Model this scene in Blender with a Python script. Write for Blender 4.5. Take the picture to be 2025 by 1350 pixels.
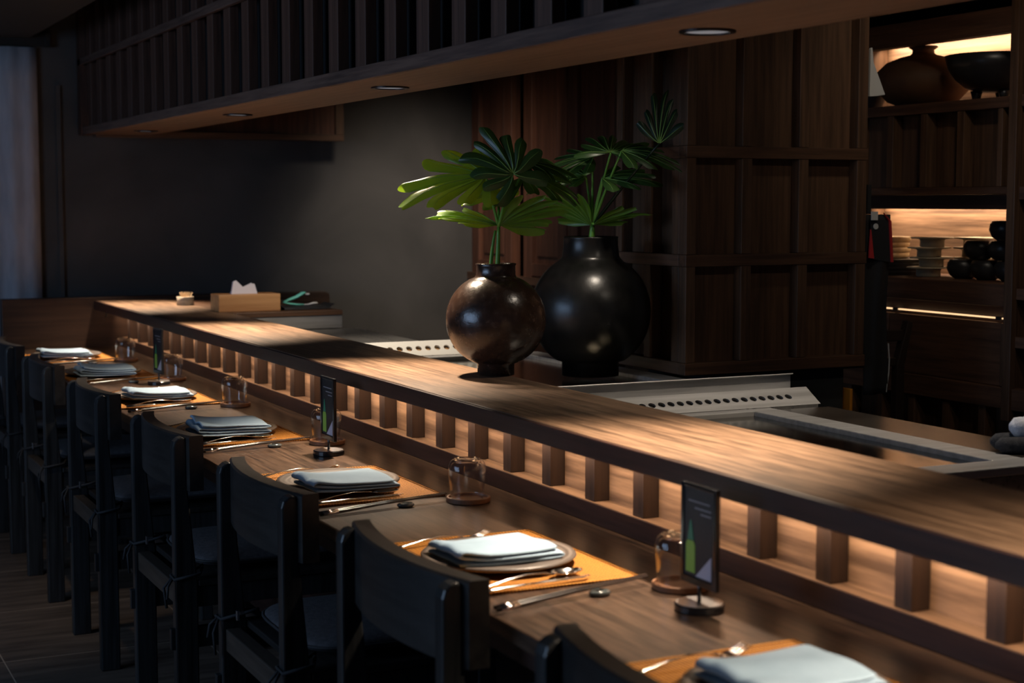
import bpy, math, random
from mathutils import Vector, Matrix
random.seed(7)
PI = math.pi
for o in list(bpy.data.objects): bpy.data.objects.remove(o, do_unlink=True)
sc = bpy.context.scene
C = sc.collection

# ------------------------------------------------------------------ camera
cam_d = bpy.data.cameras.new('camera'); cam = bpy.data.objects.new('camera', cam_d); C.objects.link(cam)
cam.location = (0, 0, 1.38)
cam.rotation_euler = (math.radians(90 - 4.995), 0, math.radians(-25.884))
cam_d.sensor_width = 36; cam_d.lens = 3135 * 36 / 2025
cam_d.dof.use_dof = True; cam_d.dof.focus_distance = 4.0; cam_d.dof.aperture_fstop = 4.5
cam_d.clip_start = 0.05
sc.camera = cam

# ------------------------------------------------------------------ world, exposure
w = bpy.data.worlds.new('world'); sc.world = w; w.use_nodes = True
w.node_tree.nodes['Background'].inputs[0].default_value = (0.35, 0.5, 0.85, 1)
w.node_tree.nodes['Background'].inputs[1].default_value = 0.028
sc.view_settings.view_transform = 'Standard'; sc.view_settings.look = 'None'
sc.view_settings.exposure = 0.0; sc.view_settings.gamma = 1.0
sc.view_settings.use_curve_mapping = False

# ------------------------------------------------------------------ lights
def aim(o, tgt):
    o.rotation_euler = (Vector(tgt) - o.location).to_track_quat('-Z', 'Y').to_euler()
def area(name, loc, tgt, sx, sy, power, col, spread=180):
    d = bpy.data.lights.new(name, 'AREA'); d.shape = 'RECTANGLE'; d.size = sx; d.size_y = sy
    d.energy = power; d.color = col; d.spread = math.radians(spread)
    o = bpy.data.objects.new(name, d); C.objects.link(o); o.location = loc; aim(o, tgt); return o
def spot(name, loc, tgt, power, col, deg, blend=0.6, rad=0.03):
    d = bpy.data.lights.new(name, 'SPOT'); d.energy = power; d.color = col
    d.spot_size = math.radians(deg); d.spot_blend = blend; d.shadow_soft_size = rad
    o = bpy.data.objects.new(name, d); C.objects.link(o); o.location = loc; aim(o, tgt); return o
WARM = (1.0, 0.79, 0.58); LEDC = (1.0, 0.74, 0.50); COOL = (0.45, 0.66, 1.0); NEUT = (1.0, 0.86, 0.70)
DOWN_Y = (2.38, 3.89, 5.30, 6.66)
for y, ty, e in ((0.85, 1.15, 230), (2.38, 2.32, 175), (3.89, 3.66, 190), (5.30, 5.16, 205), (6.66, 6.58, 165)):   # the recessed lamps of the bulkhead
    spot('downlight_lamp', (1.535, y, 1.672), (1.40, ty, 0.9), e, WARM, 74, 1.0, 0.03)
# daylight of the street windows in the left wall
area('daylight', (-2.42, 3.3, 1.62), (1.0, 3.9, 0.9), 2.2, 1.3, 48, COOL)
# LED strip under the raised shelf
led = area('niche_led', (1.462, 3.62, 0.909), (1.518, 3.62, 0.80), 6.8, 0.008, 11.0, LEDC, 125)
def along_y(o, tilt): o.rotation_euler = (Matrix.Rotation(-math.radians(tilt), 3, 'Y') @ Matrix.Rotation(PI/2, 3, 'Z')).to_euler()
along_y(led, 50)
# kitchen ceiling spots, plus added fill spots marked on their lines
spot('kitchen_lamp_or_fill', (2.55, 5.75, 2.42), (3.10, 7.3, 1.0), 150, NEUT, 50, 1.0, 0.20)
spot('kitchen_lamp_or_fill', (1.95, 4.95, 2.42), (2.0, 5.10, 0.9), 130, NEUT, 46, 1.0, 0.03)
spot('kitchen_lamp_or_fill', (2.35, 2.55, 2.42), (2.2, 2.9, 0.9), 75, NEUT, 66, 1.0, 0.04)
spot('kitchen_lamp_or_fill', (2.3, 1.9, 2.42), (2.75, 3.85, 1.2), 9, NEUT, 60, 1.0, 0.05)  # fill added to lift the dark front of the tall cabinet
spot('kitchen_lamp_or_fill', (2.02, 3.30, 2.42), (1.98, 3.78, 1.48), 75, NEUT, 30, 1.0, 0.03)
spot('kitchen_lamp_or_fill', (2.85, 3.1, 2.42), (3.5, 4.1, 1.2), 9, NEUT, 70, 1.0, 0.05)  # dim fill added to lighten the wall shelving
spot('aisle_lamp', (0.45, 5.0, 2.09), (0.62, 5.75, 0.0), 26, WARM, 62, 1.0, 0.04)
spot('kitchen_lamp_or_fill', (1.95, 4.7, 2.42), (1.84, 6.08, 0.98), 70, NEUT, 26, 1.0, 0.03)  # extra spot added to brighten the tissue box and steel front
# LED strips of the wall shelves
def strip(loc, tgt, ln, power):
    o = area('shelf_led', loc, tgt, ln, 0.008, power, LEDC, 150)
    along_y(o, 25); return o
strip((3.86, 4.28, 1.955), (3.9, 4.28, 1.7), 1.0, 4.5)
strip((3.86, 4.28, 1.392), (3.9, 4.28, 1.2), 1.0, 4.0)

# ------------------------------------------------------------------ mesh helper
class MB:
    def __init__(s): s.v = []; s.f = []; s.m = []
    def add(s, vs, fs, mi=0):
        n = len(s.v); s.v += [tuple(v) for v in vs]
        s.f += [tuple(i + n for i in f) for f in fs]; s.m += [mi] * len(fs); return s
    def box(s, x0, x1, y0, y1, z0, z1, mi=0):
        vs = [(x0,y0,z0),(x1,y0,z0),(x1,y1,z0),(x0,y1,z0),(x0,y0,z1),(x1,y0,z1),(x1,y1,z1),(x0,y1,z1)]
        return s.add(vs, [(3,2,1,0),(4,5,6,7),(0,1,5,4),(1,2,6,5),(2,3,7,6),(3,0,4,7)], mi)
    def prism(s, pts, a, b, axis='y', mi=0):
        """pts: 2D outline; extruded from a to b along axis. y: (x,z); x: (y,z); z: (x,y)"""
        n = len(pts)
        def P(p, t):
            return (p[0], t, p[1]) if axis == 'y' else ((t, p[0], p[1]) if axis == 'x' else (p[0], p[1], t))
        vs = [P(p, a) for p in pts] + [P(p, b) for p in pts]
        fs = [tuple(range(n)), tuple(range(2*n-1, n-1, -1))] + [(i, i+n, (i+1) % n + n, (i+1) % n) for i in range(n)]
        return s.add(vs, fs, mi)
    def lathe(s, prof, c=(0,0,0), n=40, mi=0, closed=False):
        vs = []; fs = []; k = len(prof)
        for i in range(n):
            a = 2*PI*i/n
            for r, z in prof: vs.append((c[0]+r*math.cos(a), c[1]+r*math.sin(a), c[2]+z))
        for i in range(n):
            j = (i+1) % n
            for q in range(k - (0 if closed else 1)):
                q2 = (q+1) % k
                fs.append((i*k+q, j*k+q, j*k+q2, i*k+q2))
        if not closed:
            if prof[0][0] > 1e-4: fs.append(tuple(i*k for i in range(n-1, -1, -1)))
            if prof[-1][0] > 1e-4: fs.append(tuple(i*k+k-1 for i in range(n)))
        return s.add(vs, fs, mi)
    def tube(s, pts, r, n=8, mi=0, cap=True, flat=1.0):
        pts = [Vector(p) for p in pts]; rr = r if isinstance(r, (list, tuple)) else [r]*len(pts)
        vs = []; fs = []; up = None
        for i, p in enumerate(pts):
            t = (pts[min(i+1, len(pts)-1)] - pts[max(i-1, 0)]).normalized()
            if up is None:
                up = Vector((0,0,1)) if abs(t.z) < 0.9 else Vector((1,0,0))
            a = t.cross(up).normalized(); b = a.cross(t).normalized(); up = b
            for k in range(n):
                an = 2*PI*k/n
                vs.append(p + a*(rr[i]*math.cos(an)) + b*(rr[i]*flat*math.sin(an)))
        for i in range(len(pts)-1):
            for k in range(n):
                k2 = (k+1) % n; fs.append((i*n+k, i*n+k2, (i+1)*n+k2, (i+1)*n+k))
        if cap:
            fs.append(tuple(range(n-1, -1, -1))); fs.append(tuple((len(pts)-1)*n+k for k in range(n)))
        return s.add(vs, fs, mi)
    def grid(s, fn, nu, nv, mi=0):
        vs = [fn(i/nu, j/nv) for i in range(nu+1) for j in range(nv+1)]
        fs = [(i*(nv+1)+j, (i+1)*(nv+1)+j, (i+1)*(nv+1)+j+1, i*(nv+1)+j+1) for i in range(nu) for j in range(nv)]
        return s.add(vs, fs, mi)

def wloc(o):
    v = Vector((0,0,0))
    while o: v += o.location; o = o.parent
    return v
def mk(name, mb, mat, parent=None, loc=None, smooth=False, bevel=0, sub=0, solid=0, world=False, label=None):
    """one mesh object. world=True: vertices are in world coordinates and get moved under the parent"""
    me = bpy.data.meshes.new(name)
    off = Vector((0,0,0))
    if world:
        off = wloc(parent) if parent else Vector(loc or (0,0,0))
    me.from_pydata([(a-off.x, b-off.y, c-off.z) for a, b, c in mb.v], [], mb.f)
    mats = mat if isinstance(mat, (list, tuple)) else [mat]
    for m in mats: me.materials.append(m)
    if len(mats) > 1:
        for p, mi in zip(me.polygons, mb.m): p.material_index = mi
    if smooth:
        for p in me.polygons: p.use_smooth = True
    me.update()
    o = bpy.data.objects.new(name, me); C.objects.link(o)
    if parent: o.parent = parent
    if loc is not None: o.location = loc
    if solid:
        md = o.modifiers.new('solid', 'SOLIDIFY'); md.thickness = solid; md.offset = 0
    if bevel:
        md = o.modifiers.new('bevel', 'BEVEL'); md.width = bevel; md.segments = 2; md.limit_method = 'ANGLE'
        md.angle_limit = math.radians(40)
    if sub:
        md = o.modifiers.new('sub', 'SUBSURF'); md.levels = sub; md.render_levels = sub
    if label: o['label'] = label
    return o
def thing(name, label, cat, loc=(0,0,0), rz=0, group=None):
    o = bpy.data.objects.new(name, None); C.objects.link(o); o.location = loc; o.rotation_euler = (0,0,rz)
    o.empty_display_size = 0.05
    o['label'] = label; o['category'] = cat
    if group: o['group'] = group
    return o
def tag(o, label, cat, group=None, kind=None):
    o['label'] = label; o['category'] = cat
    if group: o['group'] = group
    if kind: o['kind'] = kind
    return o
def struct(name, mb, mat, **k):
    o = mk(name, mb, mat, **k); o['kind'] = 'structure'; return o
def dup(root, loc, rz=None, label=None):
    r = root.copy(); C.objects.link(r); r.location = loc
    if rz is not None: r.rotation_euler = (0,0,rz)
    if label: r['label'] = label
    for ch in list(root.children):
        c = ch.copy(); C.objects.link(c); c.parent = r
        for g in list(ch.children):
            d = g.copy(); C.objects.link(d); d.parent = c
    return r

# ------------------------------------------------------------------ materials
def base(name, col=(0.5,0.5,0.5), rough=0.5, metal=0.0, spec=0.5, coat=0.0, emit=None, es=0):
    m = bpy.data.materials.new(name); m.use_nodes = True
    b = m.node_tree.nodes['Principled BSDF']
    b.inputs['Base Color'].default_value = (*col, 1); b.inputs['Roughness'].default_value = rough
    b.inputs['Metallic'].default_value = metal; b.inputs['Specular IOR Level'].default_value = spec
    b.inputs['Coat Weight'].default_value = coat; b.inputs['Coat Roughness'].default_value = 0.15
    if emit: b.inputs['Emission Color'].default_value = (*emit, 1); b.inputs['Emission Strength'].default_value = es
    return m
def noisy(m, c1, c2, scale=(1,1,1), nscale=5, detail=5, dist=0.0, bump=0.0, lo=0.35, hi=0.65, bscale=None, rvar=None, coord='Object'):
    nt = m.node_tree; N = nt.nodes; L = nt.links; b = N['Principled BSDF']
    tc = N.new('ShaderNodeTexCoord'); mp = N.new('ShaderNodeMapping'); mp.inputs['Scale'].default_value = scale
    L.new(tc.outputs[coord], mp.inputs['Vector'])
    n = N.new('ShaderNodeTexNoise'); n.inputs['Scale'].default_value = nscale; n.inputs['Detail'].default_value = detail
    n.inputs['Distortion'].default_value = dist
    L.new(mp.outputs[0], n.inputs['Vector'])
    r = N.new('ShaderNodeValToRGB'); r.color_ramp.elements[0].position = lo; r.color_ramp.elements[1].position = hi
    r.color_ramp.elements[0].color = (*c1, 1); r.color_ramp.elements[1].color = (*c2, 1)
    L.new(n.outputs['Fac'], r.inputs['Fac']); L.new(r.outputs['Color'], b.inputs['Base Color'])
    if rvar:
        mr = N.new('ShaderNodeMapRange'); mr.inputs['To Min'].default_value = rvar[0]; mr.inputs['To Max'].default_value = rvar[1]
        L.new(n.outputs['Fac'], mr.inputs['Value']); L.new(mr.outputs[0], b.inputs['Roughness'])
    if bump:
        n2 = N.new('ShaderNodeTexNoise'); n2.inputs['Scale'].default_value = bscale or nscale*4; n2.inputs['Detail'].default_value = 4
        L.new(mp.outputs[0], n2.inputs['Vector'])
        bp = N.new('ShaderNodeBump'); bp.inputs['Strength'].default_value = bump; bp.inputs['Distance'].default_value = 0.004
        L.new(n2.outputs['Fac'], bp.inputs['Height']); L.new(bp.outputs[0], b.inputs['Normal'])
    return m
def wood(name, c1, c2, axis='y', rough=0.45, fine=60, bump=0.25, coat=0.0, coord='Object', rings=0.9):
    """wood with grain running along axis"""
    m = base(name, c1, rough, coat=coat); nt = m.node_tree; N = nt.nodes; L = nt.links; b = N['Principled BSDF']
    tc = N.new('ShaderNodeTexCoord'); mp = N.new('ShaderNodeMapping')
    s = {'x': (0.05,1,1), 'y': (1,0.05,1), 'z': (1,1,0.05)}[axis]; mp.inputs['Scale'].default_value = s
    L.new(tc.outputs[coord], mp.inputs['Vector'])
    n = N.new('ShaderNodeTexNoise'); n.inputs['Scale'].default_value = fine; n.inputs['Detail'].default_value = 6
    n.inputs['Roughness'].default_value = 0.65; L.new(mp.outputs[0], n.inputs['Vector'])
    n1 = N.new('ShaderNodeTexNoise'); n1.inputs['Scale'].default_value = fine*0.16; n1.inputs['Detail'].default_value = 3
    n1.inputs['Distortion'].default_value = rings; L.new(mp.outputs[0], n1.inputs['Vector'])
    mx = N.new('ShaderNodeMix'); mx.data_type = 'FLOAT'; mx.inputs['Factor'].default_value = 0.33
    L.new(n.outputs['Fac'], mx.inputs[2]); L.new(n1.outputs['Fac'], mx.inputs[3])
    r = N.new('ShaderNodeValToRGB'); r.color_ramp.elements[0].position = 0.40; r.color_ramp.elements[1].position = 0.60
    r.color_ramp.elements[0].color = (*c1, 1); r.color_ramp.elements[1].color = (*c2, 1)
    L.new(mx.outputs[0], r.inputs['Fac']); L.new(r.outputs['Color'], b.inputs['Base Color'])
    bp = N.new('ShaderNodeBump'); bp.inputs['Strength'].default_value = bump; bp.inputs['Distance'].default_value = 0.0012
    L.new(n.outputs['Fac'], bp.inputs['Height']); L.new(bp.outputs[0], b.inputs['Normal'])
    return m
WD = (0.055, 0.027, 0.014); WL = (0.15, 0.078, 0.041)
m_table = wood('table_walnut', (0.022,0.013,0.009), (0.098,0.058,0.038), 'y', 0.31, 120, 0.3, rings=1.5)
m_ledge = wood('ledge_walnut', (0.065,0.038,0.023), (0.22,0.134,0.082), 'y', 0.42, 120, 0.3, rings=1.5)
m_edge = wood('edge_walnut', (0.018,0.008,0.007), (0.040,0.018,0.014), 'y', 0.42, 90, 0.2)
m_niche = wood('niche_walnut', (0.07,0.038,0.022), (0.28,0.165,0.098), 'y', 0.5, 30, 0.15, rings=4.0)
m_batten = wood('batten_walnut', (0.014,0.007,0.005), (0.036,0.018,0.012), 'z', 0.5, 70, 0.2)
m_wx = wood('panel_wood_x', WD, (0.13,0.062,0.032), 'x', 0.5, 60, 0.2)
m_wy = wood('panel_wood_y', (0.06,0.028,0.016), (0.14,0.066,0.036), 'y', 0.5, 60, 0.2)
m_wz = wood('panel_wood_z', (0.06,0.03,0.015), (0.13,0.066,0.034), 'z', 0.55, 70, 0.2)
m_part = wood('dark_partition_wood', (0.028,0.013,0.008), (0.06,0.03,0.018), 'x', 0.5, 50, 0.2)
m_red = wood('reddish_panel', (0.06,0.022,0.012), (0.13,0.05,0.027), 'z', 0.5, 60, 0.2)
m_soffit = wood('soffit_wood', (0.13,0.075,0.048), (0.20,0.118,0.076), 'y', 0.55, 40, 0.1)
m_grille = wood('grille_wood', (0.045,0.018,0.010), (0.095,0.042,0.026), 'z', 0.6, 60, 0.35)
m_rail = wood('grille_rail_wood', (0.06,0.03,0.022), (0.15,0.085,0.06), 'y', 0.6, 60, 0.5)
m_chair = wood('black_stained_wood', (0.008,0.009,0.010), (0.026,0.028,0.030), 'z', 0.36, 60, 0.45)
m_chairb = wood('black_stained_board', (0.010,0.009,0.009), (0.022,0.020,0.019), 'y', 0.4, 50, 0.2)
m_chairx = wood('brown_black_rail', (0.02,0.016,0.013), (0.05,0.04,0.032), 'y', 0.45, 50, 0.4)
m_dark = base('matt_black', (0.008,0.008,0.008), 0.7)  # plain black of rails, clips, cable, frames and lining
m_cush = noisy(base('cushion_fabric', rough=0.9), (0.035,0.036,0.042), (0.06,0.06,0.068), nscale=90, bump=0.3)
m_tie = base('tie_cord', (0.014,0.015,0.018), 0.8)
m_zip = base('zipper_metal', (0.75,0.78,0.85), 0.25, 1.0)
m_plaster = noisy(base('dark_plaster', rough=0.8), (0.050,0.047,0.045), (0.080,0.074,0.070), nscale=2.2, detail=8, dist=0.6, bump=0.15)
m_ceil = base('ceiling_black', (0.02,0.02,0.02), 0.8)
m_steel = noisy(base('brushed_steel', rough=0.42, metal=0.6), (0.42,0.41,0.40), (0.55,0.54,0.53), scale=(0.06,1,1), nscale=60, rvar=(0.36,0.5))
m_steel_lit = base('lit_steel', (0.80,0.77,0.70), 0.4, 0.15)  # lit copy of the steel: warm lamp light put into the colour
m_steeld = noisy(base('dark_steel', rough=0.4, metal=0.6), (0.22,0.21,0.20), (0.30,0.29,0.27), scale=(1,0.06,1), nscale=60, rvar=(0.22,0.36))
m_plate = noisy(base('teppan_plate', rough=0.14, metal=1.0), (0.14,0.12,0.085), (0.24,0.21,0.15), nscale=6, detail=8, dist=1.0, rvar=(0.08,0.2))
m_counter2 = noisy(base('dark_counter', rough=0.2, metal=0.6), (0.06,0.05,0.042), (0.10,0.085,0.07), nscale=6, rvar=(0.15,0.28))
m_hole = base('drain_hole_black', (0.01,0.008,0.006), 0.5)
m_drain_lit = noisy(base('warm_lit_drain', rough=0.3), (0.25,0.10,0.03), (0.6,0.36,0.14), nscale=40)  # warm light inside the far drain holes, painted as amber
m_napkin = noisy(base('blue_grey_linen', rough=0.9), (0.27,0.385,0.50), (0.32,0.445,0.57), nscale=14, bump=0.25, bscale=500)
m_mat = base('woven_placemat', (0.5,0.24,0.06), 0.75, spec=0.2)
def weave(m, c1, c2, sc_):
    nt = m.node_tree; N = nt.nodes; L = nt.links; b = N['Principled BSDF']
    tc = N.new('ShaderNodeTexCoord'); ch = N.new('ShaderNodeTexWave'); ch.inputs['Scale'].default_value = sc_
    ch.inputs['Distortion'].default_value = 1.5; ch.inputs['Detail'].default_value = 1; ch.bands_direction = 'X'
    ch2 = N.new('ShaderNodeTexWave'); ch2.inputs['Scale'].default_value = sc_*0.8; ch2.bands_direction = 'Y'; ch2.inputs['Distortion'].default_value = 1.0
    L.new(tc.outputs['Object'], ch.inputs['Vector']); L.new(tc.outputs['Object'], ch2.inputs['Vector'])
    mu = N.new('ShaderNodeMath'); mu.operation = 'MULTIPLY'; L.new(ch.outputs['Fac'], mu.inputs[0]); L.new(ch2.outputs['Fac'], mu.inputs[1])
    r = N.new('ShaderNodeValToRGB'); r.color_ramp.elements[0].color = (*c1,1); r.color_ramp.elements[1].color = (*c2,1); r.color_ramp.elements[1].position = 0.5
    L.new(mu.outputs[0], r.inputs['Fac']); L.new(r.outputs['Color'], b.inputs['Base Color'])
    bp = N.new('ShaderNodeBump'); bp.inputs['Strength'].default_value = 0.7; bp.inputs['Distance'].default_value = 0.002
    L.new(mu.outputs[0], bp.inputs['Height']); L.new(bp.outputs[0], b.inputs['Normal'])
weave(m_mat, (0.12,0.035,0.006), (0.66,0.29,0.05), 48)
m_matedge = base('placemat_edge', (0.16,0.07,0.02), 0.7)
m_chargr = base('grey_brown_plate', (0.12,0.10,0.09), 0.4)
def ringwood(m, c1, c2, k):
    nt = m.node_tree; N = nt.nodes; L = nt.links; b = N['Principled BSDF']
    tc = N.new('ShaderNodeTexCoord'); wv = N.new('ShaderNodeTexWave'); wv.wave_type = 'RINGS'; wv.rings_direction = 'Z'
    wv.inputs['Scale'].default_value = k; wv.inputs['Distortion'].default_value = 1.2; wv.inputs['Detail'].default_value = 3
    L.new(tc.outputs['Object'], wv.inputs['Vector'])
    r = N.new('ShaderNodeValToRGB'); r.color_ramp.elements[0].color = (*c1,1); r.color_ramp.elements[1].color = (*c2,1)
    L.new(wv.outputs['Fac'], r.inputs['Fac']); L.new(r.outputs['Color'], b.inputs['Base Color'])
    bp = N.new('ShaderNodeBump'); bp.inputs['Strength'].default_value = 0.25; bp.inputs['Distance'].default_value = 0.001
    L.new(wv.outputs['Fac'], bp.inputs['Height']); L.new(bp.outputs[0], b.inputs['Normal'])
ringwood(m_chargr, (0.075,0.06,0.053), (0.16,0.135,0.12), 26)
m_silver = base('polished_cutlery', (0.78,0.74,0.72), 0.12, 1.0)
m_rest = base('glazed_rest', (0.07,0.085,0.09), 0.08, coat=1.0)
m_restl = base('pale_glazed_rest', (0.32,0.38,0.36), 0.1, coat=1.0)
m_chop = base('black_lacquer', (0.03,0.022,0.02), 0.25, coat=0.5)
m_coast = wood('coaster_wood', (0.16,0.07,0.035), (0.30,0.145,0.075), 'x', 0.45, 40, 0.1)
m_sign = base('black_sign_metal', (0.012,0.013,0.016), 0.25, 0.3, coat=0.4)
m_signb = base('sign_base_sheen', (0.20,0.19,0.19), 0.3, 0.0, coat=0.8)  # whitish sheen on the base, put into a lighter colour
m_vase1 = noisy(base('speckled_bronze_glaze', rough=0.28, spec=0.6), (0.034,0.018,0.012), (0.06,0.035,0.024), nscale=60, bump=0.12, bscale=120, lo=0.45, hi=0.75, rvar=(0.16,0.34))
m_vase2 = noisy(base('black_glaze', rough=0.3, spec=0.4), (0.005,0.005,0.005), (0.010,0.0095,0.009), nscale=14, bump=0.15, bscale=30, rvar=(0.22,0.4))
m_soil = noisy(base('moss', rough=1), (0.03,0.02,0.01), (0.12,0.09,0.04), nscale=60, bump=1)
m_tissuebox = wood('tissue_box_wood', (0.42,0.19,0.07), (0.68,0.36,0.15), 'x', 0.45, 22, 0.05, rings=2.0)
m_tissue = base('tissue_paper', (0.80,0.76,0.80), 0.9)
m_teal = base('teal_silicone', (0.16,0.60,0.52), 0.45)
m_pick = base('toothpick_wood', (0.70,0.52,0.32), 0.7)
m_pickcup = noisy(base('toothpick_cup', rough=0.6), (0.20,0.17,0.13), (0.33,0.28,0.22), scale=(1,1,6), nscale=20)
m_white = base('white_porcelain', (0.7,0.68,0.66), 0.4)
m_curtain = noisy(base('curtain_linen', rough=0.95), (0.34,0.34,0.37), (0.42,0.42,0.46), scale=(1,1,0.2), nscale=30, bump=0.1)
m_clay = noisy(base('brown_clay', rough=0.75), (0.07,0.03,0.012), (0.14,0.065,0.024), nscale=6, bump=0.2, rvar=(0.55,0.8))
m_cream = noisy(base('cream_stoneware', rough=0.55), (0.36,0.31,0.21), (0.5,0.44,0.32), nscale=14)
m_bamboo = noisy(base('bamboo_tray', rough=0.55), (0.42,0.27,0.13), (0.6,0.42,0.22), nscale=40)
m_blackw = base('black_ware', (0.025,0.025,0.027), 0.35)
m_apron = base('black_apron_cloth', (0.012,0.012,0.014), 0.9)
m_redtrim = base('red_trim', (0.45,0.02,0.02), 0.8)
m_cloth = base('white_cotton', (0.55,0.55,0.53), 0.95)
m_towelw = noisy(base('white_towel', rough=1), (0.6,0.6,0.64), (0.78,0.78,0.82), nscale=120, bump=0.8)
m_towelg = noisy(base('charcoal_towel', rough=1), (0.03,0.03,0.034), (0.055,0.055,0.06), nscale=120, bump=0.8)
m_orange = base('orange_board', (0.75,0.28,0.02), 0.6)
m_slate = noisy(base('slate_panel', rough=0.6), (0.02,0.023,0.024), (0.04,0.044,0.046), nscale=8)
m_kchair = base('dark_kitchen_chair', (0.02,0.012,0.009), 0.5)
m_ledbar = base('lit_led_bar', (0.8,0.5,0.3), 0.5, emit=(1.0,0.62,0.32), es=1.3)
m_ledbar2 = base('lit_niche_bar', (0.8,0.5,0.3), 0.5, emit=(1.0,0.62,0.32), es=3.0)
m_lens = base('lamp_lens', (0.3,0.3,0.3), 0.3, emit=(0.85,0.9,1.0), es=0.16)
m_lampring = base('lamp_ring', (0.03,0.02,0.018), 0.35, 0.6)
m_floor = base('brown_floor_tile', (0.08,0.06,0.045), 0.45)
def floor_tiles(m):
    nt = m.node_tree; N = nt.nodes; L = nt.links; b = N['Principled BSDF']
    tc = N.new('ShaderNodeTexCoord'); mp = N.new('ShaderNodeMapping'); mp.inputs['Location'].default_value = (-0.055, -0.0, 0)
    L.new(tc.outputs['Object'], mp.inputs['Vector'])
    br = N.new('ShaderNodeTexBrick'); br.offset = 0.0; br.squash = 1.0
    br.inputs['Scale'].default_value = 1.0; br.inputs['Brick Width'].default_value = 0.61; br.inputs['Row Height'].default_value = 0.61
    br.inputs['Mortar Size'].default_value = 0.0022; br.inputs['Mortar Smooth'].default_value = 0.1
    L.new(mp.outputs[0], br.inputs['Vector'])
    n = N.new('ShaderNodeTexNoise'); n.inputs['Scale'].default_value = 24; n.inputs['Detail'].default_value = 7
    m2 = N.new('ShaderNodeMapping'); m2.inputs['Scale'].default_value = (0.15,1,1); L.new(tc.outputs['Object'], m2.inputs['Vector']); L.new(m2.outputs[0], n.inputs['Vector'])
    r = N.new('ShaderNodeValToRGB'); r.color_ramp.elements[0].position = 0.35; r.color_ramp.elements[1].position = 0.7
    r.color_ramp.elements[0].color = (0.070,0.053,0.042,1); r.color_ramp.elements[1].color = (0.15,0.115,0.09,1)
    L.new(n.outputs['Fac'], r.inputs['Fac'])
    mx = N.new('ShaderNodeMix'); mx.data_type = 'RGBA'
    L.new(br.outputs['Fac'], mx.inputs['Factor']); L.new(r.outputs['Color'], mx.inputs[6]); mx.inputs[7].default_value = (0.35,0.28,0.22,1)
    L.new(mx.outputs[2], b.inputs['Base Color'])
    bp = N.new('ShaderNodeBump'); bp.inputs['Strength'].default_value = 0.4; bp.inputs['Distance'].default_value = 0.002
    L.new(n.outputs['Fac'], bp.inputs['Height']); L.new(bp.outputs[0], b.inputs['Normal'])
floor_tiles(m_floor)
def glassmat():
    m = bpy.data.materials.new('clear_glass'); m.use_nodes = True; nt = m.node_tree; N = nt.nodes; L = nt.links
    N.remove(N['Principled BSDF']); out = N['Material Output']
    t = N.new('ShaderNodeBsdfTransparent'); t.inputs[0].default_value = (0.985,0.975,0.97,1)
    g = N.new('ShaderNodeBsdfGlossy'); g.inputs['Roughness'].default_value = 0.03
    lw = N.new('ShaderNodeLayerWeight'); lw.inputs['Blend'].default_value = 0.5
    pw = N.new('ShaderNodeMath'); pw.operation = 'POWER'; pw.inputs[1].default_value = 3.4; L.new(lw.outputs['Facing'], pw.inputs[0])
    ma = N.new('ShaderNodeMath'); ma.operation = 'MULTIPLY_ADD'; ma.inputs[1].default_value = 0.8; ma.inputs[2].default_value = 0.035; L.new(pw.outputs[0], ma.inputs[0])
    mx = N.new('ShaderNodeMixShader'); L.new(ma.outputs[0], mx.inputs[0]); L.new(t.outputs[0], mx.inputs[1]); L.new(g.outputs[0], mx.inputs[2])
    L.new(mx.outputs[0], out.inputs['Surface']); return m
m_glass = glassmat()
m_glassb = m_glass
def leafmat(name, c1, c2, tr):
    m = noisy(base(name, rough=0.28, spec=0.6), c1, c2, nscale=9, detail=3, rvar=(0.26,0.42))
    nt = m.node_tree; N = nt.nodes; L = nt.links; b = N['Principled BSDF']; out = N['Material Output']
    td = N.new('ShaderNodeBsdfTranslucent'); td.inputs[0].default_value = (*tr, 1)
    mx = N.new('ShaderNodeMixShader'); mx.inputs[0].default_value = 0.35
    L.new(b.outputs[0], mx.inputs[1]); L.new(td.outputs[0], mx.inputs[2]); L.new(mx.outputs[0], out.inputs['Surface']); return m
m_leaf = leafmat('dark_philodendron_leaf', (0.022,0.060,0.016), (0.042,0.10,0.026), (0.09,0.22,0.02))
m_leaf_lit = leafmat('backlit_philodendron_leaf', (0.10,0.24,0.02), (0.16,0.34,0.035), (0.42,0.68,0.03))  # lit copy: light through the leaves put into a brighter green
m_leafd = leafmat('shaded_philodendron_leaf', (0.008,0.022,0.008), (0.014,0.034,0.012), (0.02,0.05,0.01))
m_vein = base('leaf_vein', (0.16,0.30,0.06), 0.4)
m_stem = base('green_stem', (0.12,0.30,0.04), 0.4)

# ================================================================== the setting
struct('floor', MB().box(-2.6, 4.2, -0.6, 7.5, -0.05, 0), m_floor)
struct('ceiling', MB().box(-2.6, 4.2, -0.6, 7.5, 2.5, 2.55), m_ceil)
struct('wall_back', MB().box(-2.6, 4.2, 7.3, 7.45, 0, 2.5), m_plaster)
# left wall with a street window
mb = MB()
for y0, y1 in ((-0.6, 2.1), (4.5, 7.3)): mb.box(-2.6, -2.46, y0, y1, 0, 2.5)
for y0, y1 in ((2.1, 4.5),): mb.box(-2.6, -2.46, y0, y1, 0, 0.85); mb.box(-2.6, -2.46, y0, y1, 2.3, 2.5)
struct('wall_left', mb, m_plaster)
for k, (y0, y1) in enumerate(((2.1, 4.5),)):
    mb = MB().box(-2.58, -2.5, y0, y0+.05, .85, 2.3).box(-2.58, -2.5, y1-.05, y1, .85, 2.3).box(-2.58, -2.5, y0, y1, .85, .9).box(-2.58, -2.5, y0, y1, 2.25, 2.3)
    struct('window_%d' % (k+1), mb, m_dark)
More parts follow.
